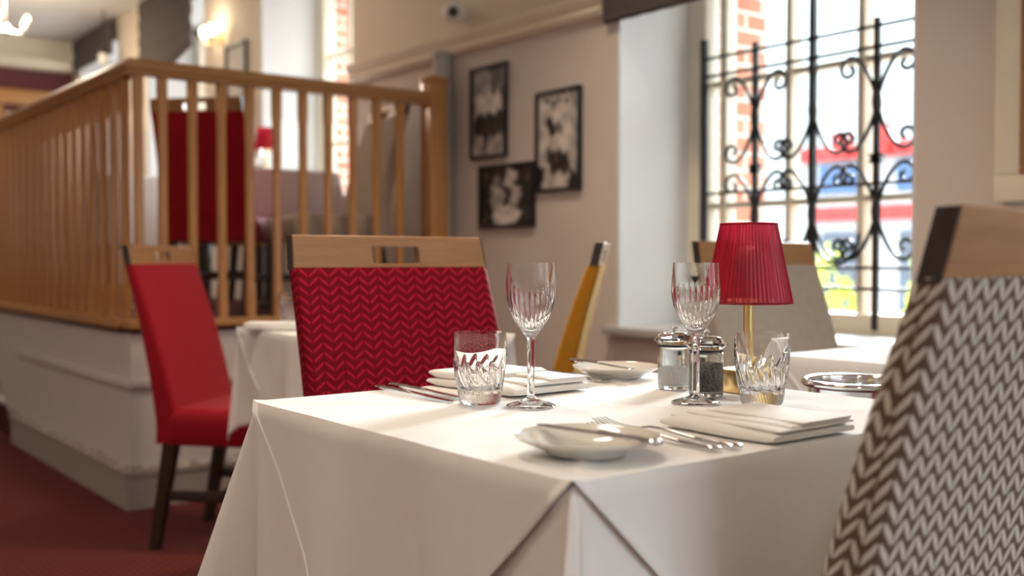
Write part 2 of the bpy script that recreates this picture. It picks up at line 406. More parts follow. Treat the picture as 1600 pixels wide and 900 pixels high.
# steps up to the platform beyond the side of the base
st = thing('stair_flight', 'carpeted steps with pale nosings beyond the slatted oak balustrade', 'stairs', (PX+.60, 6.48, 0))
for k in range(3):
    z = .175*(k+1)
    o = MB().box(-.55+.25*k, .29, -.42, .42, z-.175, z-.02).build('step', M['carpet'], st)
    MB().box(-.57+.25*k, .29, -.42, .42, z-.02, z, .006).build('nosing', M['stone'], o)

# ------------------------------------------------------------------ oak balustrade
def baluster_mesh(h):
    m = MB(); s = .0175
    def sq(z, ch):
        return [(s, -s+ch, z), (s, s-ch, z), (s-ch, s, z), (-s+ch, s, z), (-s, s-ch, z), (-s, -s+ch, z), (-s+ch, -s, z), (s-ch, -s, z)]
    return m.loft([sq(0, .0015), sq(.12, .0015), sq(.15, .0095), sq(h-.15, .0095), sq(h-.12, .0015), sq(h, .0015)])
RB, RT = PZ+.035, 1.748                     # base rail top, handrail top
def handrail_section():
    return [(-.030, RT-.058), (-.030, RT-.045), (-.040, RT-.036), (-.040, RT-.014), (-.030, RT), (.030, RT), (.040, RT-.014), (.040, RT-.036), (.030, RT-.045), (.030, RT-.058)]
cx, cy = PX+.045, PY+.045                   # centre line of the corner
def balustrade(name, label, along):
    t = thing(name, label, 'balustrade', (cx, cy, PZ), 0, 'oak balustrades of the raised area')
    mt = M['oakrail'] if along == 'x' else M['oakrailY']
    L = 1.36 if along == 'x' else 2.46
    sec = handrail_section()
    if along == 'x': rings = [[(u*-1+0*L, u, z-PZ) for (u, z) in sec], [(L, u, z-PZ) for (u, z) in sec]]; rings[0] = [(u, u, z-PZ) for (u, z) in sec]
    else: rings = [[(u, u, z-PZ) for (u, z) in sec], [(u, L, z-PZ) for (u, z) in sec]]
    MB().loft(rings).build('handrail', mt, t, 30)
    b = MB()
    if along == 'x': b.box(-.048, L, -.068, .035, 0, .03, .006)
    else: b.box(-.068, .035, .038, L, 0, .03, .006)
    b.build('base_rail', mt, t)
    bm = baluster_mesh(RT-.058-RB+.01); first = None
    if along == 'x': spots = [(.015, 0)]+[(.11+.122*k, 0) for k in range(10)]
    else: spots = [(0, .12+.14*k) for k in range(17)]
    for (x, y) in spots:
        if first is None: first = bm.build('baluster', M['oak2'], t, 20); first.location = (x, y, .03)
        else:
            c = first.copy(); C.objects.link(c); c.parent = t; c.location = (x, y, .03)
    if along == 'x':
        MB().box(L-.01, L+.085, -.047, .047, -.0, 1.10, .006).box(L-.018, L+.093, -.055, .055, 1.10, 1.125, .008).build('newel_post', M['oak2'], t)
    return t
balustrade('balustrade', 'oak balustrade with upright spindles along platform front, ending at post beside wall', 'x')
balustrade('balustrade', 'long oak balustrade of close spindles running back along platform side', 'y')

# ------------------------------------------------------------------ window wall fittings
m = MB().lathe([(.042, 0), (.042, 1.24), (.05, 1.245), (.05, 1.262), (.042, 1.27)], 20)
tag(m.build('wall_pipe', M['pipe']), 'grey painted vertical pipe in the corner beside the oak newel post', 'pipe').location = (2.855, 4.255, PZ)
def photo(name, label, y0, y1, z0, z1, fn):
    t = thing(name, label, 'picture', (XW, (y0+y1)/2, (z0+z1)/2), 0, 'black framed photographs on the wall')
    w, h = (y1-y0)/2, (z1-z0)/2; b = .016
    f = MB()
    f.box(-.022, -.002, -w, w, h-b, h, .003).box(-.022, -.002, -w, w, -h, -h+b, .003).box(-.022, -.002, -w, -w+b, -h+b, h-b, .003).box(-.022, -.002, w-b, w, -h+b, h-b, .003)
    f.build('frame', M['black'], t)
    nx, nz = 40, 56; me = bpy.data.meshes.new('photograph'); vs = []; fs = []
    W_, H_ = w-b+.002, h-b+.002
    for j in range(nz+1):
        for i in range(nx+1): vs.append((-.010, W_ - 2*W_*i/nx, -H_+2*H_*j/nz))       # u runs to the right as seen from the room
    for j in range(nz):
        for i in range(nx): a = j*(nx+1)+i; fs.append((a, a+1, a+nx+2, a+nx+1))
    me.from_pydata(vs, [], fs); ca = me.color_attributes.new('print', 'FLOAT_COLOR', 'POINT')
    rnd = random.Random(len(label))
    for j in range(nz+1):
        for i in range(nx+1):
            u_, v_ = i/nx, j/nz; u_, v_ = u_+.03*math.sin(v_*19+1)+.015*math.sin(v_*47), v_+.025*math.sin(u_*21)+.015*math.sin(u_*50+v_*9)
            g = sum(fn(min(1, max(0, u_+rnd.gauss(0, .022))), min(1, max(0, v_+rnd.gauss(0, .016)))) for _ in range(16))/16*(.9+.25*math.sin(u_*13+v_*7)*math.sin(v_*23)); g = (g-.30)*1.4+.29; g = max(.012, min(.75, g+rnd.uniform(-.02, .02))); ca.data[j*(nx+1)+i].color = (g, g*.93, g*.85, 1)
    me.materials.append(M['print']); o = bpy.data.objects.new('photograph', me); C.objects.link(o); o.parent = t
def blob(u, v, cu, cv, ru, rv): return ((u-cu)/ru)**2+((v-cv)/rv)**2 < 1
def art_a(u, v):       # a row of people in pale shirts and dark trousers
    g = .30 if u < .55 else .06
    if v < .25: g = .42
    for c in (.18, .38, .58, .78):
        if blob(u, v, c, .76-.03*(c > .5), .06, .05): g = .40
        if abs(u-c) < .10 and .48 < v < .70: g = .66
        if abs(u-c) < .09 and .22 < v < .48: g = .035
    if blob(u, v, .4, .2, .06, .14): g = .10
    return g
def art_b(u, v):       # figures in front of a pale doorway
    g = .58 if u < .8 else .40
    if v > .85 and abs(u-.45) < .3 and math.sin(u*40)+math.sin(v*50) > .4: g = .06
    if blob(u, v, .33, .66, .11, .10): g = .05
    if abs(u-.5) < .27 and .16 < v < .42: g = .06+.10*(math.sin(u*30) > .5)
    if blob(u, v, .62, .50, .26, .12): g = .62
    if blob(u, v, .52, .62, .09, .07): g = .30
    if v < .16: g = .52 if abs(u-.45) < .32 else .12
    if u < .14: g = .55 if v > .25 else .10
    return g
def art_c(u, v):       # two people at a table, dark surroundings
    g = .06+.10*(math.sin(u*23)*math.sin(v*9) > .3)
    if blob(u, v, .48, .16, .27, .17): g = .66
    if blob(u, v, .33, .48, .13, .24): g = .40
    if blob(u, v, .66, .48, .09, .26): g = .46
    if blob(u, v, .58, .80, .11, .18): g = .55
    if blob(u, v, .30, .78, .08, .09): g = .28
    if blob(u, v, .52, .46, .06, .16): g = .10
    return g
photo('framed_photograph', 'upright black framed photograph of a row of people in pale shirts', 3.79, 4.07, 1.435, 1.862, art_a)
photo('framed_photograph', 'upright black framed photograph of figures before pale doorway, nearest to the window', 3.285, 3.58, 1.258, 1.69, art_b)
photo('framed_photograph', 'wide black framed photograph hung lowest of the three', 3.59, 4.0, 1.112, 1.40, art_c)
# large cream framed picture on the wall beyond the window
t = thing('wall_picture', 'large picture in wide cream frame on grey wall beside the grilled window', 'picture', (XW, 1.05, 1.75))
def frame_ring(w, h, b, x0, x1):
    return MB().box(x0, x1, -w, w, h-b, h, .006).box(x0, x1, -w, w, -h, -h+b, .006).box(x0, x1, -w, -w+b, -h+b, h-b, .006).box(x0, x1, w-b, w, -h+b, h-b, .006)
frame_ring(.47, .62, .075, -.035, -.002).build('frame', M['cream'], t)
frame_ring(.397, .547, .022, -.040, -.002).build('inner_frame', M['oak'], t)
MB().box(-.012, -.004, -.38, .38, -.53, .53).build('mount', plain('ivory_mount', (.72, .64, .54), .7), t)
MB().box(-.014, -.010, -.24, .24, -.36, .36).build('print', plain('faded_print', (.40, .36, .30), .6, 0, .3, 6), t)

# roman blinds
def blind(name, label, y0, y1, z0, z1, sag, x=XW-.03):
    m = MB(); n = 48; rows = []
    for j in range(25):
        v = j/24; r = []
        for i in range(n+1):
            u = i/n; z = z1+(z0-z1)*v - sag*math.sin(PI*u)*v
            d = .012*abs(math.sin(v*PI*(4 if sag > .02 else 2)))+.004*math.sin(u*90)
            r.append((x-d, y0+(y1-y0)*u, z))
        rows.append(r)
    m.loft(rows, False, False)
    o = m.build(name, M['blindgrey']); sd = o.modifiers.new('thickness', 'SOLIDIFY'); sd.thickness = .012; sd.offset = 1
    return tag(o, label, 'blind')
blind('roman_blind', 'grey brown blind with fine stripes above the window with iron grille', 1.70, 3.125, 1.905, 2.45, 0)
blind('roman_blind', 'grey roman blind with sagging folds high above oak balustrade corner', 7.5, 8.62, 2.52, 3.04, .09, XW-.05)
blind('roman_blind', 'flat dark grey blind next to the back wall cornice', 9.32, 10.5, 2.74, 3.04, 0, XW-.05)

# wrought iron grille inside the window
GX = 3.29
gr = thing('window_grille', 'black wrought iron grille with scrolls and stars in the window recess', 'grille', (GX, 2.43, .72))
GZ = .72
def gpart(name, mb): return mb.build(name, M['iron'], gr)
bars = [2.975, 2.71, 2.44, 2.17, 1.90]
for k, y in enumerate(bars):
    yy = y-2.43; top = {0: 1.15, 1: 1.10, 2: 1.23, 3: 1.10, 4: 1.15}[k]; r = .012 if k in (0, 2, 4) else .010
    m = MB().box(-r, r, yy-r, yy+r, 0, top, .002)
    if k == 2: m.box(-.014, .014, yy-.022, yy+.022, top-.004, top+.006, .002)
    if k in (0, 4): m.box(-.011, .011, yy-.03 if k == 4 else yy-.004, yy+.004 if k == 4 else yy+.03, .1, .112)
    gpart('upright_bar', m)
for z in (.865, .94, 1.238, 1.717, 1.79):
    gpart('cross_bar', MB().box(-.006, .006, -.55, .56, z-GZ-.006, z-GZ+.006, .001))
def spiral(cy_, cz_, r0, a0, turns, dirn, n=26):
    return [(0, cy_+(r0*(1-.80*i/n))*math.cos(a0+dirn*2*PI*turns*i/n), cz_+(r0*(1-.80*i/n))*math.sin(a0+dirn*2*PI*turns*i/n)) for i in range(n+1)]
def scroll(y, zb, side, up):
    # from the collar out in an S and curling back in
    e = .125; zt = zb+up*.165
    s_ = bezier((0, y, zb), (0, y+side*.012, zb+up*.075), (0, y+side*.07, zt+up*.014), (0, y+side*(e-.012), zt+up*.002), 12)
    sp = spiral(y+side*(e-.012), zt-up*.040, .042, up*PI/2, .95, -side*up)
    return s_+sp[1:]
for y in (2.71, 2.44, 2.17):
    yy = y-2.43; kk = 1.0
    for zb in (1.14, 1.525):
        for side in (-1, 1):
            for up in (-1, 1):
                if y == 2.44 and up == 1 and zb > 1.5: continue
                gpart('scroll', MB().tube(scroll(yy, zb-GZ, side, up), .0080, 7))
        m = MB().tube([(0, yy, zb-GZ-.06), (0, yy, zb-GZ-.03), (0, yy, zb-GZ), (0, yy, zb-GZ+.03), (0, yy, zb-GZ+.06)], [.010, .016, .019, .016, .010], 8)
        gpart('collar', m)
def star(yy, z):
    m = MB(); pts = []
    for i in range(12):
        r = .034 if i % 2 == 0 else .019; a = PI/2+i*PI/6
        pts.append((yy+r*math.cos(a), z+r*math.sin(a)))
    m.loft([[(-.010, p, q) for p, q in pts], [(.010, p, q) for p, q in pts]])
    return m
for y in (2.71, 2.17): gpart('star', star(y-2.43, 1.326-GZ))
# big C scrolls near the foot
for (y, sgn) in ((2.44, -1), (2.44, 1)):
    yy = y-2.43
    pts = [(0, yy+sgn*(  .012+.105*(1-math.cos(a))/1.0*.9), .955-GZ+.105+.105*math.sin(a)*-1) for a in [PI*i/16 for i in range(17)]]
    gpart('scroll', MB().tube(pts, .0080, 7))

# small things on the window wall
cv = thing('security_camera', 'small round white security camera above the picture rail by the corner', 'camera', (2.88, 4.14, 2.13))
MB().lathe([(.001, -.03), (.034, -.03), (.038, -.02), (.038, .02), (.001, .02)], 28, Matrix.Rotation(PI/2, 4, 'Y')).build('mount', M['plastic'], cv)
q = Vector((-2.88, -4.14, -1.1)).normalized().to_track_quat('Z', 'Y').to_matrix().to_4x4()
B0 = Matrix.Translation((-.055, -.02, 0))
MB().lathe([(.052*math.sin(a)+.0003, .052*math.cos(a)) for a in [PI*i/16 for i in range(17)]], 28, B0).build('ball', M['plastic'], cv)
MB().lathe([(.0005, .0525), (.021, .0525), (.024, .047), (.022, .040), (.0005, .040)], 24, B0 @ q).build('lens', M['black'], cv)
MB().box(-.05, 0, -.025, .025, -.06, .11, .01).build('wall_bracket', M['brass']).location = (XW, 3.62, 2.20)
tag(bpy.data.objects['wall_bracket'], 'small ochre bracket on the cream wall above the picture rail', 'bracket')
# wall light and lamp beyond the balustrade
wl = thing('wall_sconce', 'wall sconce with two glowing bulbs between the tall windows', 'wall light', (XW, 7.08, 2.50))
MB().lathe([(.001, -.012), (.045, -.012), (.05, 0), (.001, 0)], 24, Matrix.Rotation(PI/2, 4, 'Y')).build('backplate', M['brass'], wl)
for s_ in (-1, 1):
    a = MB().tube(bezier((-.01, 0, 0), (-.06, 0, -.05), (-.08, s_*.05, -.06), (-.09, s_*.07, .0)), .006, 8).build('arm', M['brass'], wl)
    MB().lathe([(.001, 0), (.016, .002), (.03, .03), (.032, .05), (.022, .07), (.001, .08)], 20, Matrix.Translation((-.09, s_*.07, .005))).build('bulb', M['bulb'], a)
light('sconce_light', 'POINT', (XW-.14, 7.08, 2.60), 2.5, WARM, .05)
pl = thing('pendant_lamp', 'small pendant with white glass shade hanging before the far blind', 'lamp', (2.72, 9.15, 2.66))
MB().tube([(0, 0, .07), (0, 0, .40)], .006, 8).lathe([(.001, .03), (.03, .04), (.028, .09), (.001, .10)], 18).build('stem', M['dark'], pl)
MB().lathe([(.001, -.055), (.03, -.05), (.042, -.01), (.036, .03), (.001, .035)], 20).build('glass_shade', M['frost'], pl)
light('chandelier_light', 'POINT', (1.86, 8.66, 2.62), 30, WARM, .12)
# ceiling light with three bulbs (upper left of the raised area)
cl = thing('ceiling_light', 'ceiling light with ring bulbs on short arms over the raised area', 'ceiling light', (1.86, 8.66, 2.72))
MB().lathe([(.001, .34), (.06, .335), (.06, .31), (.012, .30), (.012, .02), (.05, .0), (.001, -.03)], 20).build('stem', M['steel'], cl)
for k in range(5):
    a0 = 2*PI*k/5+.5
    a = MB().tube(bezier((0, 0, 0), (.1*math.cos(a0), .1*math.sin(a0), -.06), (.17*math.cos(a0), .17*math.sin(a0), -.05), (.17*math.cos(a0), .17*math.sin(a0), .02)), .007, 8).build('arm', M['steel'], cl)
    MB().lathe([(.001, 0), (.010, .002), (.018, .02), (.018, .034), (.012, .048), (.001, .054)], 18, Matrix.Translation((.17*math.cos(a0), .17*math.sin(a0), .025))).build('bulb', M['bulb'], a)
t = thing('wall_picture', 'small dark framed picture on the wall below the glowing sconce', 'picture', (XW, 6.80, 2.20))
frame_ring(.17, .23, .025, -.025, -.002).build('frame', M['black'], t); MB().box(-.01, -.004, -.15, .15, -.21, .21).build('print', plain('pale_print', (.55, .52, .47), .6, 0, .3, 9), t)

# ------------------------------------------------------------------ chairs
def backrest_y(z): # centre line of the back: leans away, gently curved
    u = max(0, z-.42); return .185+.15*u+.20*u*u*.9
def ring_uv(o, rings, planar=False):
    # cloth laid round the cushion: u runs round it, v up it
    n = len(rings[0]); me = o.data; uv = me.uv_layers.new(name='cloth'); us = []
    for rg in rings:
        a = [0]
        for i in range(n): a.append(a[-1]+(Vector(rg[(i+1) % n])-Vector(rg[i])).length)
        us.append(a)
    for p in me.polygons:
        idx = [me.loops[l].vertex_index for l in p.loop_indices]
        wrap = len(idx) == 4 and any(i % n == 0 for i in idx) and any(i % n == n-1 for i in idx)
        for l, vi in zip(p.loop_indices, idx):
            co = me.vertices[vi].co
            if planar: uv.data[l].uv = (co.x, co.y+co.z)
            elif len(idx) > 4: uv.data[l].uv = (co.x, co.y+co.z)
            else:
                i = vi % n; uv.data[l].uv = (us[vi//n][n if (wrap and i == 0) else i], co.z)
def make_chair(label, fabric, loc, rz, board=None, group='upholstered dining chairs with wooden top board'):
    t = thing('dining_chair', label, 'chair', loc, rz, group)
    rings = []
    for i in range(25):
        u = i/24; z = .36+.595*u
        th = .088-.048*u**1.0
        w = .455+.004*math.sin(u*PI)
        if u > .97: th *= .93
        rings.append(rrect(0, backrest_y(z), w, th, min(.018, th*.42), z, 5))
    top = rings[-1]
    b = MB().loft(rings).build('backrest', M[fabric], t, 50); ring_uv(b, rings)
    s = MB(); sr = []
    for (z, g, r) in ((.355, -.012, .03), (.362, 0, .035), (.44, .004, .04), (.462, -.004, .045), (.474, -.03, .05), (.478, -.08, .06)):
        sr.append(rrect(0, -.015, .46+g, .43+g, r, z, 6))
    ring_uv(s.loft(sr).build('seat', M[fabric], t, 50), sr, True)
    # wooden top board with the hand slot
    z0, z1 = .950, 1.018; xs = [-.226, -.05, .062, .226]; zs = [z0, z0+.012, z0+.046, z1]
    m = MB(); vs = []; fs = []
    for f in (0, 1):
        for z in zs:
            for x in xs:
                tp = 1-.022*(z-z0)/(z1-z0); yc = backrest_y(.955)+.24*(z-.955); vs.append((x*tp, yc+(-.0125 if f == 0 else .0125), z))
    I = lambda f, j, i: f*16+j*4+i
    for f in (0, 1):
        for j in range(3):
            for i in range(3):
                if (i, j) == (1, 1): continue
                fs.append((I(f, j, i), I(f, j, i+1), I(f, j+1, i+1), I(f, j+1, i)))
    loop = [(0, 0), (0, 1), (0, 2), (0, 3), (1, 3), (2, 3), (3, 3), (3, 2), (3, 1), (3, 0), (2, 0), (1, 0)]
    for k in range(12):
        a, c = loop[k], loop[(k+1) % 12]; fs.append((I(0, *a), I(0, *c), I(1, *c), I(1, *a)))
    inn = [(1, 1), (1, 2), (2, 2), (2, 1)]
    for k in range(4):
        a, c = inn[k], inn[(k+1) % 4]; fs.append((I(0, *a), I(0, *c), I(1, *c), I(1, *a)))
    m.add(vs, fs); o = m.build('top_board', M['oak'], t, 30)
    bv = o.modifiers.new('edge', 'BEVEL'); bv.width = .003; bv.segments = 2; bv.limit_method = 'ANGLE'
    for sx in (-1, 1):
        e = []
        for z in (z0, z1-.001):
            tp = 1-.022*(z-z0)/(z1-z0); yc = backrest_y(.955)+.24*(z-.955); xx = sx*.2262*tp
            e.append([(xx, yc-.0118, z), (xx+sx*.0015, yc-.0118, z), (xx+sx*.0015, yc+.0118, z), (xx, yc+.0118, z)])
        MB().loft(e).build('end_grain', M['dark'], o)
    def leg(p0, p1, a, c):
        return MB().loft([[(p[0]+q[0]*w, p[1]+q[1]*w, p[2]) for q in ((-1, -1), (1, -1), (1, 1), (-1, 1))] for p, w in ((p0, a), (p1, c))])
    for sx in (-1, 1):
        leg((sx*.195, -.19, .37), (sx*.195, -.19, 0), .021, .016).build('leg', M['dark'], t)
        leg((sx*.195, .175, .40), (sx*.195, .245, 0), .023, .016).build('leg', M['dark'], t)
        MB().box(sx*.195-.009, sx*.195+.009, -.18, .21, .165, .20, .003).build('stretcher', M['dark'], t)
    MB().box(-.19, .19, .0, .02, .17, .198, .003).build('stretcher', M['dark'], t)
    return t
def chair_like(src, fabric, loc, rz, label):
    r = dup(src, loc, rz, label)
    for c in r.children:
        if c.name.startswith(('backrest', 'seat')) and fabric:
            me = c.data.copy(); me.materials.clear(); me.materials.append(M[fabric]); c.data = me
    return r
ch = make_chair('deep red chevron velvet dining chair facing us across the laid white table', 'red', (1.12, 1.535, 0), 0)
chair_like(ch, 'beige', (1.08, .826, 0), PI, 'brown and cream chevron dining chair turned away, tucked at the near table')
chair_like(ch, 'redplain', (1.508, 3.468, 0), .74, 'red velvet dining chair with plain back standing close to the white platform base')
chair_like(ch, 'mustard', (1.888, 2.548, 0), -2.36, 'mustard yellow dining chair seen edge-on below the framed photographs')
chair_like(ch, 'taupe', (2.25, 1.535, 0), -.04, 'plain taupe linen dining chair behind the red table lamp by the window')
chair_like(ch, 'redplain', (2.075, 5.01, PZ), math.atan2(.72, -.69), 'dark red dining chair on the raised platform, its back against the balustrade')
chair_like(ch, 'taupe', (2.37, 4.53, PZ), -1.691, 'pale dining chair with oak top board on the platform near oak newel')
chair_like(ch, 'mustard', (2.52, 6.25, PZ), 0, 'mustard dining chair on the platform behind white clothed table')

# ------------------------------------------------------------------ tables with cloths
def side_frames(hx, hy):
    # origin corner, direction along the side, outward normal, length
    return [((-hx, -hy), (1, 0), (0, -1), 2*hx), ((hx, -hy), (0, 1), (1, 0), 2*hy), ((hx, hy), (-1, 0), (0, 1), 2*hx), ((-hx, hy), (0, -1), (-1, 0), 2*hy)]
def under_cloth(hx, hy, ztop, drop, flare=.42, seed=1, dips=None):
    rnd = random.Random(seed); m = MB(); r = .012; per = []
    for k, (c, d, nrm, L) in enumerate(side_frames(hx, hy)):
        n = 44
        for i in range(n+1):
            u = r+(L-2*r)*i/n
            per.append((c[0]+d[0]*u, c[1]+d[1]*u, nrm, min(u, L-u), None, k))
        # corner fan after this side
        nx = side_frames(hx, hy)[(k+1) % 4][2]; ccx = c[0]+d[0]*(L-r)-nrm[0]*r; ccy = c[1]+d[1]*(L-r)-nrm[1]*r
        for i in range(1, 24):
            a = i/24*PI/2; n2 = (nrm[0]*math.cos(a)+nx[0]*math.sin(a), nrm[1]*math.cos(a)+nx[1]*math.sin(a))
            per.append((ccx+n2[0]*r, ccy+n2[1]*r, n2, 0, math.degrees(a)-45, k))
    rows = [[(x*(1-.01), y*(1-.01), ztop) for (x, y, *_ ) in per]]
    ph = [rnd.uniform(0, 6) for _ in range(8)]
    for j in range(1, 25):
        t = j/24; row = []
        for (x, y, nn, dc, fi, k) in per:
            dp = drop*t; extra = 0
            if fi is not None:
                off = dp*(flare/(1+(abs(fi)/16)**10)+.012-.06*math.exp(-((abs(fi)-32)/9)**2)); zc = dp*(1+.28*math.exp(-(fi/22)**2))
            else:
                near = math.exp(-(dc/.10)**2); w = min(1, dc/.08)
                off = dp*(.02*(1-near)+.012*near)+w*dp*.05*math.sin(dc*22+ph[k])*math.sin(dc*9+ph[k+4])*.5
                zc = dp*(1+.10*near)
            row.append((x+nn[0]*off, y+nn[1]*off, ztop-.003*min(1, dp/.004)-zc))
        rows.append(row)
    m.loft(rows, False, True)
    n = len(per); m.f.append(tuple(range(n)))
    return m
def slip_cloth(hx, hy, ztop, depths, seed=2, gap=.005):
    rnd = random.Random(seed); m = MB(); G = 80; vs = []; fs = []; rr = .006
    def top(x, y):   # crossing ironed fold lines, barely raised, plus slight slack
        a = abs((x/hx+y/hy))*hx*.7; b = abs((x/hx-y/hy))*hx*.7
        return ztop+.0028*math.exp(-(b/.007)**2)+.0022*math.exp(-(a/.007)**2)+.0004*math.sin(x*31+seed)*math.sin(y*27)
    for j in range(G+1):
        for i in range(G+1):
            x = -hx+2*hx*i/G; y = -hy+2*hy*j/G
            vs.append((x, y, top(x, y)))
    for j in range(G):
        for i in range(G): a = j*(G+1)+i; fs.append((a, a+1, a+G+2, a+G+1))
    m.add(vs, fs)
    for k, (c, d, nrm, L) in enumerate(side_frames(hx, hy)):
        dm = depths[k]; rows = []; n = G; ph = rnd.uniform(0, 6)
        for j in range(0, 31):
            dp = dm*j/30; row = []
            W_ = L-2*dp; hem = min(.011, W_*.2)
            us = [0, hem*.95, hem]+[hem+(W_-2*hem)*i/n for i in range(1, n)]+[W_-hem, W_-hem*.95, W_]
            for q, du in enumerate(us):
                u = dp+du; uu = u/L
                off = ((.0022 if (q < 2 or q > len(us)-3) and dp > .01 else 0)+gap*min(1, dp/.008)+dp*.028+.020*dp/.3*math.sin(uu*13+ph)*math.sin(uu*PI)+.006*dp/.3*math.sin(uu*37+ph*2)*math.sin(uu*PI))
                z = top(c[0]+d[0]*u, c[1]+d[1]*u)-dp if j == 0 else ztop-dp-.0005
                row.append((c[0]+d[0]*u+nrm[0]*off, c[1]+d[1]*u+nrm[1]*off, z))
            rows.append(row)
        m.loft(rows, False, False)
    return m
def table(loc, hx, hy, H, drop, depths, labels, seed, slip=True, flare=.42, col='linen', under=True):
    t = thing('dining_table', labels[0], 'table', loc, 0, 'square dining tables')
    MB().box(-hx+.01, hx-.01, -hy+.01, hy-.01, H-.035, H-.006, .004).build('tabletop', M['dark'], t)
    MB().lathe([(.001, 0), (.13, 0), (.13, .015), (.04, .04), (.035, .10), (.035, H-.06), (.10, H-.036), (.001, H-.036)], 28).build('pedestal', M['dark'], t)
    if under:
        o = under_cloth(hx, hy, H-.003, drop, flare, seed).build('tablecloth', M[col], None, 80); o.location = loc
        sd = o.modifiers.new('cloth', 'SOLIDIFY'); sd.thickness = .0015; sd.offset = -1
        tag(o, labels[1], 'tablecloth', 'white tablecloths')
    if slip:
        o = slip_cloth(hx, hy, H, depths, seed).build('slip_cloth', M[col], None, 60); o.location = loc
        tag(o, labels[2], 'tablecloth', 'white slip cloths laid cornerwise')
    return t
table((1.025, 1.1125, 0), .375, .3625, .76, .275, (.275, .37, .275, .37),
      ('square pedestal table under the laid white cloths nearest to us', 'white tablecloth hanging with flared corners under the laid slip cloth', 'white slip cloth with pointed sides on the laid table with wine glasses'), 3)
table((1.555, 2.705, 0), .25, .375, .76, .27, (.27, .27, .20, .30),
      ('square pedestal table in front of the plain red velvet chair', 'white tablecloth beside the red velvet chair at the platform base', 'white slip cloth on the table beside the platform base'), 7, flare=.12)
table((2.265, 1.125, 0), .375, .375, .76, .275, (.275, .37, .275, .37),
      ('square pedestal table under white cloth by window', 'white tablecloth on the window table beyond the steel wine cooler', 'white slip cloth on the window table beyond the wine cooler'), 9)
table((2.56, 5.56, PZ), .28, .30, .76, .25, (0, 0, 0, 0),
      ('pedestal table under white cloth on the raised platform', 'white tablecloth on platform table carrying a red lamp, seen between spindles', ''), 12, slip=False, flare=.3)
table((1.93, 6.50, PZ), .27, .27, .76, .40, (0, 0, 0, 0),
      ('pedestal table under white cloth beyond dark red platform chair', 'white tablecloth beyond the dark red chair on the platform', ''), 14, slip=False, flare=.3)

# ------------------------------------------------------------------ glassware
TZ = .7615
def smooth_profile(pts, n=6):
    o = []
    for i in range(len(pts)-1):
        p0 = pts[max(i-1, 0)]; p1 = pts[i]; p2 = pts[i+1]; p3 = pts[min(i+2, len(pts)-1)]
        for k in range(n):
            t = k/n
            o.append(tuple(.5*((2*b)+(-a+c)*t+(2*a-5*b+4*c-d)*t*t+(-a+3*b-3*c+d)*t**3) for a, b, c, d in zip(p0, p1, p2, p3)))
    o.append(pts[-1]); return o
def wine_glass_mesh():
    outer = smooth_profile([(.0355, .0015), (.030, .0040), (.016, .0080), (.0075, .0125), (.0056, .022), (.0053, .05), (.0058, .085), (.0075, .098), (.0125, .106), (.0225, .120), (.0305, .136), (.0350, .154), (.0355, .172), (.0340, .192), (.0332, .2045)], 7)
    inner = smooth_profile([(.0324, .2045), (.0330, .192), (.0336, .172), (.0322, .154), (.0274, .137), (.0190, .123), (.0090, .113), (.0008, .110)], 7)
    def mod(r, z, a):
        if .100 < z < .176 and r > .0095:
            e = min(1, (z-.100)/.02)*min(1, max(0, (.176-z)/.02))
            k = abs(math.sin(a*14)); cut = (1-k)**1.0
            k2 = abs(math.sin(a*28+.4)); e2 = max(0, min(1, (.15-z)/.03))
            return r-.0011*e*cut-.0006*e*e2*(1-k2)
        if r > .0075 and z < .012: return r*(1+.004*math.cos(a*12))
        return r
    prof = [(.0008, .0003), (.034, .0003)]+outer
    m = MB(); n = 168; rings = []
    for (r, z) in prof: rings.append([(mod(r, z, 2*PI*i/n)*math.cos(2*PI*i/n), mod(r, z, 2*PI*i/n)*math.sin(2*PI*i/n), z) for i in range(n)])
    for (r, z) in inner: rings.append([(r*math.cos(2*PI*i/n), r*math.sin(2*PI*i/n), z) for i in range(n)])
    return m.loft(rings)
def tumbler_mesh():
    outer = smooth_profile([(.0285, .0010), (.0305, .006), (.0325, .018), (.0365, .040), (.0392, .062), (.0398, .078), (.0388, .094), (.0382, .1040)], 9)
    inner = smooth_profile([(.0372, .1040), (.0376, .094), (.0376, .078), (.0357, .062), (.0320, .041), (.0270, .026), (.0180, .0205), (.0008, .0200)], 8)
    def mod(r, z, a):
        if z < .010 and r < .03: return r
        tw = a + (z/.06)*.55
        k = (tw*13/(2*PI)) % 1.0; tri = abs(k-.5)*2            # 1 at the ridges between cuts
        if z < .020: return r-.0010*(1-abs(math.sin(tw*26)))
        ztop = .064-.020*tri**1.4                                  # pointed tops
        e = max(0, min(1, (ztop-z)/.004))
        return r-.0026*e*(1-tri*tri)
    n = 180; rings = [[(.0008*math.cos(2*PI*i/n), .0008*math.sin(2*PI*i/n), .002) for i in range(n)], [(.02*math.cos(2*PI*i/n), .02*math.sin(2*PI*i/n), .0012) for i in range(n)]]
    for (r, z) in outer: rings.append([(mod(r, z, 2*PI*i/n)*math.cos(2*PI*i/n), mod(r, z, 2*PI*i/n)*math.sin(2*PI*i/n), z) for i in range(n)])
    for (r, z) in inner: rings.append([(r*math.cos(2*PI*i/n), r*math.sin(2*PI*i/n), z) for i in range(n)])
    return MB().loft(rings)
wg = tag(wine_glass_mesh().build('wine_glass', M['glass'], None, 60), 'cut crystal wine glass standing next to the tumbler before the red chair', 'wine glass', 'cut crystal wine glasses'); wg.location = (.938, 1.174, TZ)
o = wg.copy(); C.objects.link(o); o.location = (1.149, 1.053, TZ); o['label'] = 'cut crystal wine glass in front of the pepper jar and red lamp'
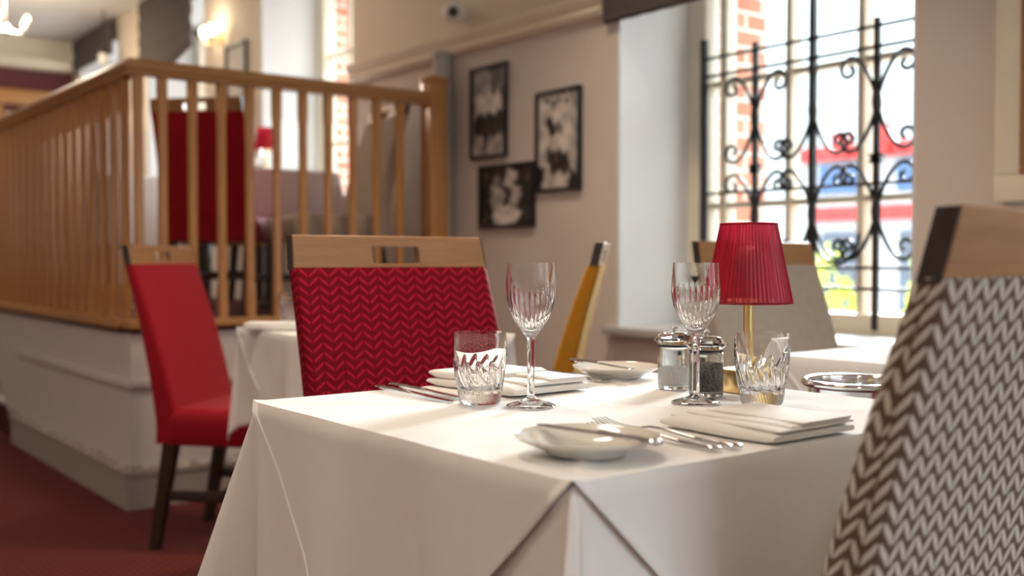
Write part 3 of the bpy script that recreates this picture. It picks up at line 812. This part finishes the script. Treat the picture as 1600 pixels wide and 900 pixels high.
tm = tag(tumbler_mesh().build('water_tumbler', M['glass'], None, 60), 'cut crystal water tumbler beside two knives in front of the red chair', 'tumbler', 'cut crystal tumblers'); tm.location = (.896, 1.240, TZ)
for loc, rz, lab in (((1.215, .986, TZ), .6, 'cut crystal water tumbler in front of the brass lamp base'), ((1.474, 3.05, TZ), 1, 'small clear tumbler beside the napkin on the table at the platform base')):
    o = tm.copy(); C.objects.link(o); o.location = loc; o.rotation_euler = (0, 0, rz); o['label'] = lab
for loc, lab in (((2.40, 5.40, PZ+.76), 'clear tumbler on the platform table beside a red lamp'),):
    o = tm.copy(); C.objects.link(o); o.location = loc; o['label'] = lab

# ------------------------------------------------------------------ salt and pepper jars
def jar(name, label, loc, fill, lvl, seed):
    t = thing(name, label, 'jar', loc, seed, 'glass salt and pepper jars')
    R = .0262
    MB().lathe([(.0008, .0004), (R-.002, .0004), (R, .003), (R, .066), (R-.002, .068), (R-.0019, .066), (R-.0019, .009), (R-.004, .007), (.0008, .007)], 48).build('jar_body', M['jar'], t)
    rnd = random.Random(seed); rings = []; n = 40
    for (r, z) in ((.0008, .0068), (R-.0040, .0068), (R-.0018, .0100), (R-.0018, lvl)):
        rings.append([(r*math.cos(2*PI*i/n), r*math.sin(2*PI*i/n), z+(.002*math.sin(2*PI*i/n*2+seed)+rnd.uniform(-.001, .001) if z == lvl else 0)) for i in range(n)])
    for q in (.7, .4, .05):
        rings.append([((R-.0018)*q*math.cos(2*PI*i/n), (R-.0018)*q*math.sin(2*PI*i/n), lvl+.0015+rnd.uniform(-.0012, .0012)) for i in range(n)])
    MB().loft(rings).build('filling', M[fill], t, 60, kind='stuff')
    MB().lathe([(R-.005, .0685), (R-.001, .0685), (R-.0005, .070), (R-.001, .0715), (R-.005, .0715)], 48, None, True).build('seal', M['iron'], t)
    def fac(r, z, a):
        return r/math.cos(((a+PI/10) % (PI/5))-PI/10)*.985 if r > .02 else r
    MB().lathe([(.0008, .0722), (.0245, .0722), (.0320, .0795), (.0300, .0830), (.0215, .0905), (.0190, .0915), (.0008, .0915)], 60, None, False, fac).build('lid', M['jar'], t, 15)
    MB().lathe([(.0005, .0920), (.0025, .0920), (.0025, .0955), (.0058, .0965), (.0064, .0985), (.0055, .1005), (.0005, .1012)], 24).build('knob', M['steel'], t)
    return t
jar('salt_jar', 'faceted glass jar half filled with white salt', (1.250, 1.193, TZ), 'salt', .036, 1)
jar('pepper_jar', 'faceted glass jar filled with dark peppercorns behind the wine glass', (1.219, 1.096, TZ), 'pepper', .051, 2)

# ------------------------------------------------------------------ table lamp
def make_lamp(label, loc):
    t = thing('table_lamp', label, 'lamp', loc, .3, 'brass table lamps with pleated red shade')
    MB().lathe([(.001, 0), (.041, 0), (.0418, .0015), (.0412, .034), (.040, .0355), (.001, .036)], 48).build('base', M['brass'], t)
    MB().lathe([(.0075, .035), (.0075, .150), (.0005, .151)], 24).build('pole', M['brass'], t)
    MB().lathe([(.001, .139), (.040, .139), (.0415, .1405), (.0415, .144), (.043, .147), (.043, .153), (.0405, .153), (.0405, .147), (.001, .1455)], 56).build('shade_holder', M['gold'], t)
    MB().lathe([(.001, .150), (.012, .150), (.014, .17), (.022, .19), (.024, .205), (.018, .225), (.001, .232)], 24).build('bulb_cover', M['frost'], t)
    n = 240; rings = []
    for j in range(13):
        u = j/12; z = .141+.124*u; r0 = .0690-.0250*u
        rings.append([((r0+.0009*math.sin(i*PI/2+.6*math.sin(u*3+i*.13)))*math.cos(2*PI*i/n), (r0+.0009*math.sin(i*PI/2+.6*math.sin(u*3+i*.13)))*math.sin(2*PI*i/n), z) for i in range(n)])
    s = MB().loft(rings, False).build('shade', M['shade'], t, 70)
    for (z, r) in ((.141, .0690), (.265, .0440)):
        pts = [(r*math.cos(2*PI*i/64), r*math.sin(2*PI*i/64)) for i in range(64)]
        MB().loft([[((math.hypot(*p)+.0016*math.cos(b))*p[0]/r, (math.hypot(*p)+.0016*math.cos(b))*p[1]/r, z+.0016*math.sin(b)) for p in pts] for b in [2*PI*k/8 for k in range(8)]], False, True, None, True).build('trim_ring', M['shade'], s)
    return t
lp = make_lamp('brass table lamp with pleated crimson shade beside the pepper jar', (1.321, 1.100, TZ))
dup(lp, (2.60, 5.70, PZ+.76), 0, 'red shaded table lamp on the platform table, seen between spindles')

# ------------------------------------------------------------------ crockery, cutlery, napkins
def plate_mesh():
    return MB().lathe(smooth_profile([(.0008, .004), (.030, .004), (.042, .006), (.052, .0095), (.066, .0155), (.0775, .0195), (.0785, .0205), (.0775, .0200)], 5)[::1] + smooth_profile([(.0770, .0175), (.066, .0125), (.052, .0062), (.044, .0010), (.040, .0000), (.036, .0012), (.0008, .0014)], 5), 72)
pm = tag(plate_mesh().build('side_plate', M['china'], None, 60), 'small cream side plate nearest to us with knife across it', 'plate', 'cream side plates'); pm.location = (.757, .850, TZ)
o = pm.copy(); C.objects.link(o); o.location = (1.292, 1.372, TZ); o['label'] = 'small cream side plate beside the salt jar with knife across it'
def strip(sections, k=10):
    # sections: (y along, half width, z centre, half thickness)
    rings = []
    for (y, w, z, h) in sections: rings.append([(w*math.cos(2*PI*i/k), y, z+h*math.sin(2*PI*i/k)) for i in range(k)])
    return rings
def fork_mesh(L):
    m = MB(); s = L/.215
    handle = [(-.1070, .0025, .0035, .0012), (-.1050, .0062, .0035, .0022), (-.095, .0075, .0036, .0026), (-.085, .0066, .0036, .0026)]
    for k in range(7): handle += [(-.082+.0045*k, .0058, .0036, .0030), (-.0798+.0045*k, .0048, .0037, .0024)]
    handle += [(-.045, .0046, .0040, .0022), (-.020, .0036, .0060, .0020), (.005, .0031, .0085, .0018), (.022, .0036, .0085, .0016), (.032, .0075, .0066, .0013), (.041, .0112, .0046, .0011), (.049, .0122, .0034, .0010), (.054, .0122, .0030, .0010)]
    m.loft(strip([(y*s, w, z, h) for (y, w, z, h) in handle], 12))
    for i in range(4):
        x = -.0100+.00667*i
        secs = [(.050, .0024, .0031, .0010), (.062, .0018, .0026, .0009), (.080, .0016, .0034, .0009), (.098, .0013, .0066, .0008), (.108, .0006, .0092, .0004)]
        m.loft([[(x+dx*w, y*s, z+dz*h) for dx, dz in ((-1, -1), (1, -1), (1, 1), (-1, 1))] for (y, w, z, h) in secs])
    return m
def knife_mesh(L):
    m = MB(); s = L/.215
    h = [(-.1075, .0030, .0045, .0014), (-.105, .0066, .0045, .0030), (-.095, .0080, .0045, .0036), (-.083, .0066, .0045, .0034)]
    for k in range(6): h += [(-.080+.005*k, .0060, .0045, .0036), (-.0775+.005*k, .0050, .0045, .0028)]
    h += [(-.048, .0052, .0045, .0030), (-.020, .0058, .0045, .0032), (-.008, .0060, .0045, .0034)]
    m.loft(strip([(y*s, w, z, t) for (y, w, z, t) in h], 12))
    b = [(-.009, .0050, .0045, .0022), (.010, .0072, .0040, .0013), (.045, .0092, .0034, .0011), (.075, .0098, .0030, .0010), (.095, .0086, .0028, .0009), (.104, .0055, .0028, .0008), (.108, .0012, .0028, .0005)]
    m.loft(strip([(y*s, w, z, t) for (y, w, z, t) in b], 12))
    return m
fm = tag(fork_mesh(.227).build('dinner_fork', M['silver'], None, 50), 'long silver dinner fork lying next to the folded napkin nearest to us', 'fork', 'silver forks'); fm.location = (.903, .876, TZ); fm.rotation_euler = (0, 0, .03)
fs_ = tag(fork_mesh(.200).build('starter_fork', M['silver'], None, 50), 'shorter silver fork lying between the near plate and the longer fork', 'fork', 'silver forks'); fs_.location = (.874, .868, TZ); fs_.rotation_euler = (0, 0, .03)
o = fm.copy(); C.objects.link(o); o.location = (1.228, 1.395, TZ); o.rotation_euler = (0, 0, PI-.10); o['label'] = 'silver dinner fork beside the far plate near the salt jar'
o = fs_.copy(); C.objects.link(o); o.location = (1.182, 1.400, TZ); o.rotation_euler = (0, 0, PI-.06); o['label'] = 'silver fork next to the folded napkin in front of the red chair'
kb = tag(knife_mesh(.180).build('butter_knife', M['silver'], None, 50), 'silver butter knife lying across the plate nearest to us', 'knife', 'silver knives'); kb.location = (.755, .834, TZ+.0205); kb.rotation_euler = (0, 0, .07)
o = kb.copy(); C.objects.link(o); o.location = (1.262, 1.380, TZ+.0205); o.rotation_euler = (0, 0, PI-.06); o['label'] = 'silver butter knife lying across the plate beside the salt jar'
k1 = tag(knife_mesh(.225).build('dinner_knife', M['silver'], None, 50), 'silver dinner knife, outermost of two by the white cloth corner', 'knife', 'silver knives'); k1.location = (.868, 1.376, TZ); k1.rotation_euler = (0, 0, PI)
o = k1.copy(); C.objects.link(o); o.location = (.903, 1.392, TZ); o.rotation_euler = (0, 0, PI); o['label'] = 'silver dinner knife lying between its twin and the folded napkin'

def slab_ring(x0, x1, z0, z1, n=8):
    # flat loop with a rounded fold at x0 and a softer edge at x1
    r = (z1-z0)/2; pts = []
    for i in range(n+1):
        a = PI/2+PI*i/n; pts.append((x0+r*1.5+r*1.5*math.cos(a), (z0+z1)/2+r*math.sin(a)))
    for i in range(5):
        a = -PI/2+PI*i/4; pts.append((x1-r*.6+r*.6*math.cos(a), (z0+z1)/2+r*math.sin(a)))
    return pts
def napkin_mesh(layers, L, seed):
    m = MB(); rnd = random.Random(seed)
    for (x0, x1, z0, z1, y0, y1) in layers:
        rings = []; ph = rnd.uniform(0, 6)
        for j in range(25):
            v = j/24; y = y0+(y1-y0)*v
            edge = min(1, .55+v*5, .55+(1-v)*5)
            wob = .0012*math.sin(v*5+ph)
            base = slab_ring(x0+wob+.0015*math.sin(v*9+ph), x1, z0, z0+(z1-z0)*(1-.12*math.sin(v*4+ph)), 8)
            zc = (z0+z1)/2
            rings.append([(x, y, (z-zc)*edge+zc+.0008*math.sin(v*7+x*60+ph)*(z0 > .003)) for (x, z) in base])
        m.loft(rings)
    return m
near_l = [(-.080, .076, 0, .0130, -.086, .088), (-.064, .075, .0115, .0155, -.085, .086), (-.042, .074, .0142, .0180, -.081, .078), (-.020, .072, .0168, .0205, -.084, .066)]
nk = tag(napkin_mesh(near_l, .23, 3).build('napkin', M['napkin'], None, 60), 'folded white napkin in stepped pleats beside the near tumbler', 'napkin', 'folded white napkins'); nk.location = (1.030, .842, TZ); nk.rotation_euler = (0, 0, 0)
far_l = [(-.080, .080, 0, .0140, -.115, .115), (-.077, .074, .0130, .0270, -.02, .113), (-.045, .076, .0130, .0195, -.112, .113), (.0, .074, .0180, .0240, -.110, .108)]
o = tag(napkin_mesh(far_l, .23, 5).build('napkin', M['napkin'], None, 60), 'folded white napkin in front of the red chevron chair', 'napkin', 'folded white napkins'); o.location = (1.045, 1.372, TZ); o.rotation_euler = (0, 0, .04)
o = nk.copy(); C.objects.link(o); o.location = (1.37, 2.93, TZ+.002); o.rotation_euler = (0, 0, -2.23); o['label'] = 'folded white napkin on the table beside the platform base'

# steel wine cooler on its stand between the tables
t = thing('wine_cooler', 'steel wine cooler with rounded rim on stand between the white tables', 'wine cooler', (1.665, 1.13, 0))
MB().lathe([(.001, .58), (.070, .58), (.076, .585), (.090, .745), (.087, .745), (.073, .590), (.001, .588)], 56).build('bucket', M['silver'], t)
MB().loft([[((.095+.007*math.cos(b))*math.cos(a), (.095+.007*math.cos(b))*math.sin(a), .747+.007*math.sin(b)) for a in [2*PI*i/64 for i in range(64)]] for b in [2*PI*k/12 for k in range(12)]], False, True, None, True).build('rim', M['silver'], t)
MB().lathe([(.001, 0), (.10, 0), (.10, .01), (.02, .03), (.012, .06), (.012, .56), (.05, .578), (.001, .579)], 32).build('stand', M['silver'], t)

# ------------------------------------------------------------------ street outside
def out(name, label, cat, mb, mat, group=None): return tag(mb.build(name, mat), label, cat, group)
struct(MB().box(3.7, 60, -30, 60, -.5, -.3).build('ground_street', plain('pale_asphalt', (.55, .55, .55), .9, 0, .1, 2)))
wht = plain('white_render', (.36, .36, .37), .7, 0, .05); redm = plain('red_fascia', (.42, .022, .020), .5, 0, .05); blu = plain('blue_glass', (.05, .10, .22), .3, 0, .2, 1)
t = thing('shop_building', 'white building with red fascias and blue windows across the street', 'building', (14, 4, -.3))
MB().box(0, 8, -12, 6.6, 0, 2.95).build('wall', wht, t)
MB().box(-.12, 0, -12, 6.65, 2.80, 3.02, .02).build('fascia', redm, t)
MB().box(-.10, 0, -12, 6.4, 1.86, 2.08, .02).build('fascia', redm, t)
for k in range(7):
    y = 5.75-1.35*k
    MB().box(-.05, .02, y-.48, y+.48, 2.28, 2.74, .01).build('window', blu, t)
    MB().box(-.05, .02, y-.5, y+.42, .5, 1.7, .01).build('shop_window', plain('grey_shop_glass', (.07, .08, .11), .3, 0, .3, 1), t)
for (y, h) in ((5.75, .42), (5.05, .55)): MB().box(-.22, -.12, y-.14, y+.14, 2.82, 2.95+h*.6, .02).build('sign_board', redm, t)
def bush(label, loc, r, col, seed):
    rnd = random.Random(seed); m = MB()
    for k in range(260):
        a = rnd.uniform(0, 2*PI); b = math.acos(rnd.uniform(-.3, 1)); q = r*rnd.uniform(.75, 1.08)
        p = Vector((q*math.cos(a)*math.sin(b), q*math.sin(a)*math.sin(b), r*.5+q*math.cos(b)*1.2))
        d = Vector((rnd.uniform(-1, 1), rnd.uniform(-1, 1), rnd.uniform(-.3, 1))).normalized(); e = d.orthogonal().normalized()
        l, w = r*.26, r*.09
        m.add([p, p+d*l*.5+e*w, p+d*l, p+d*l*.5-e*w], [(0, 1, 2, 3)])
    t = thing('street_shrub', label, 'shrub', loc, 0, 'shrubs across the street'); t.scale = (.55, .55, 1.25)
    m.build('foliage', plain('leaf_green', col, .6, 0, .3, 3), t); MB().tube([(0, 0, 0), (0, 0, r*.9)], r*.07, 8).build('stem', M['dark'], t)
bush('yellow green shrub seen through grille between the bars beside the lamp shade', (8.0, 5.80, -.3), .62, (.42, .50, .06), 1)
bush('yellow green shrub seen through grille beside the window edge', (8.1, 4.75, -.3), .60, (.40, .52, .08), 2)
bush('low green shrub seen through the tall platform window', (8.6, 13.0, -.3), .7, (.25, .40, .10), 3)
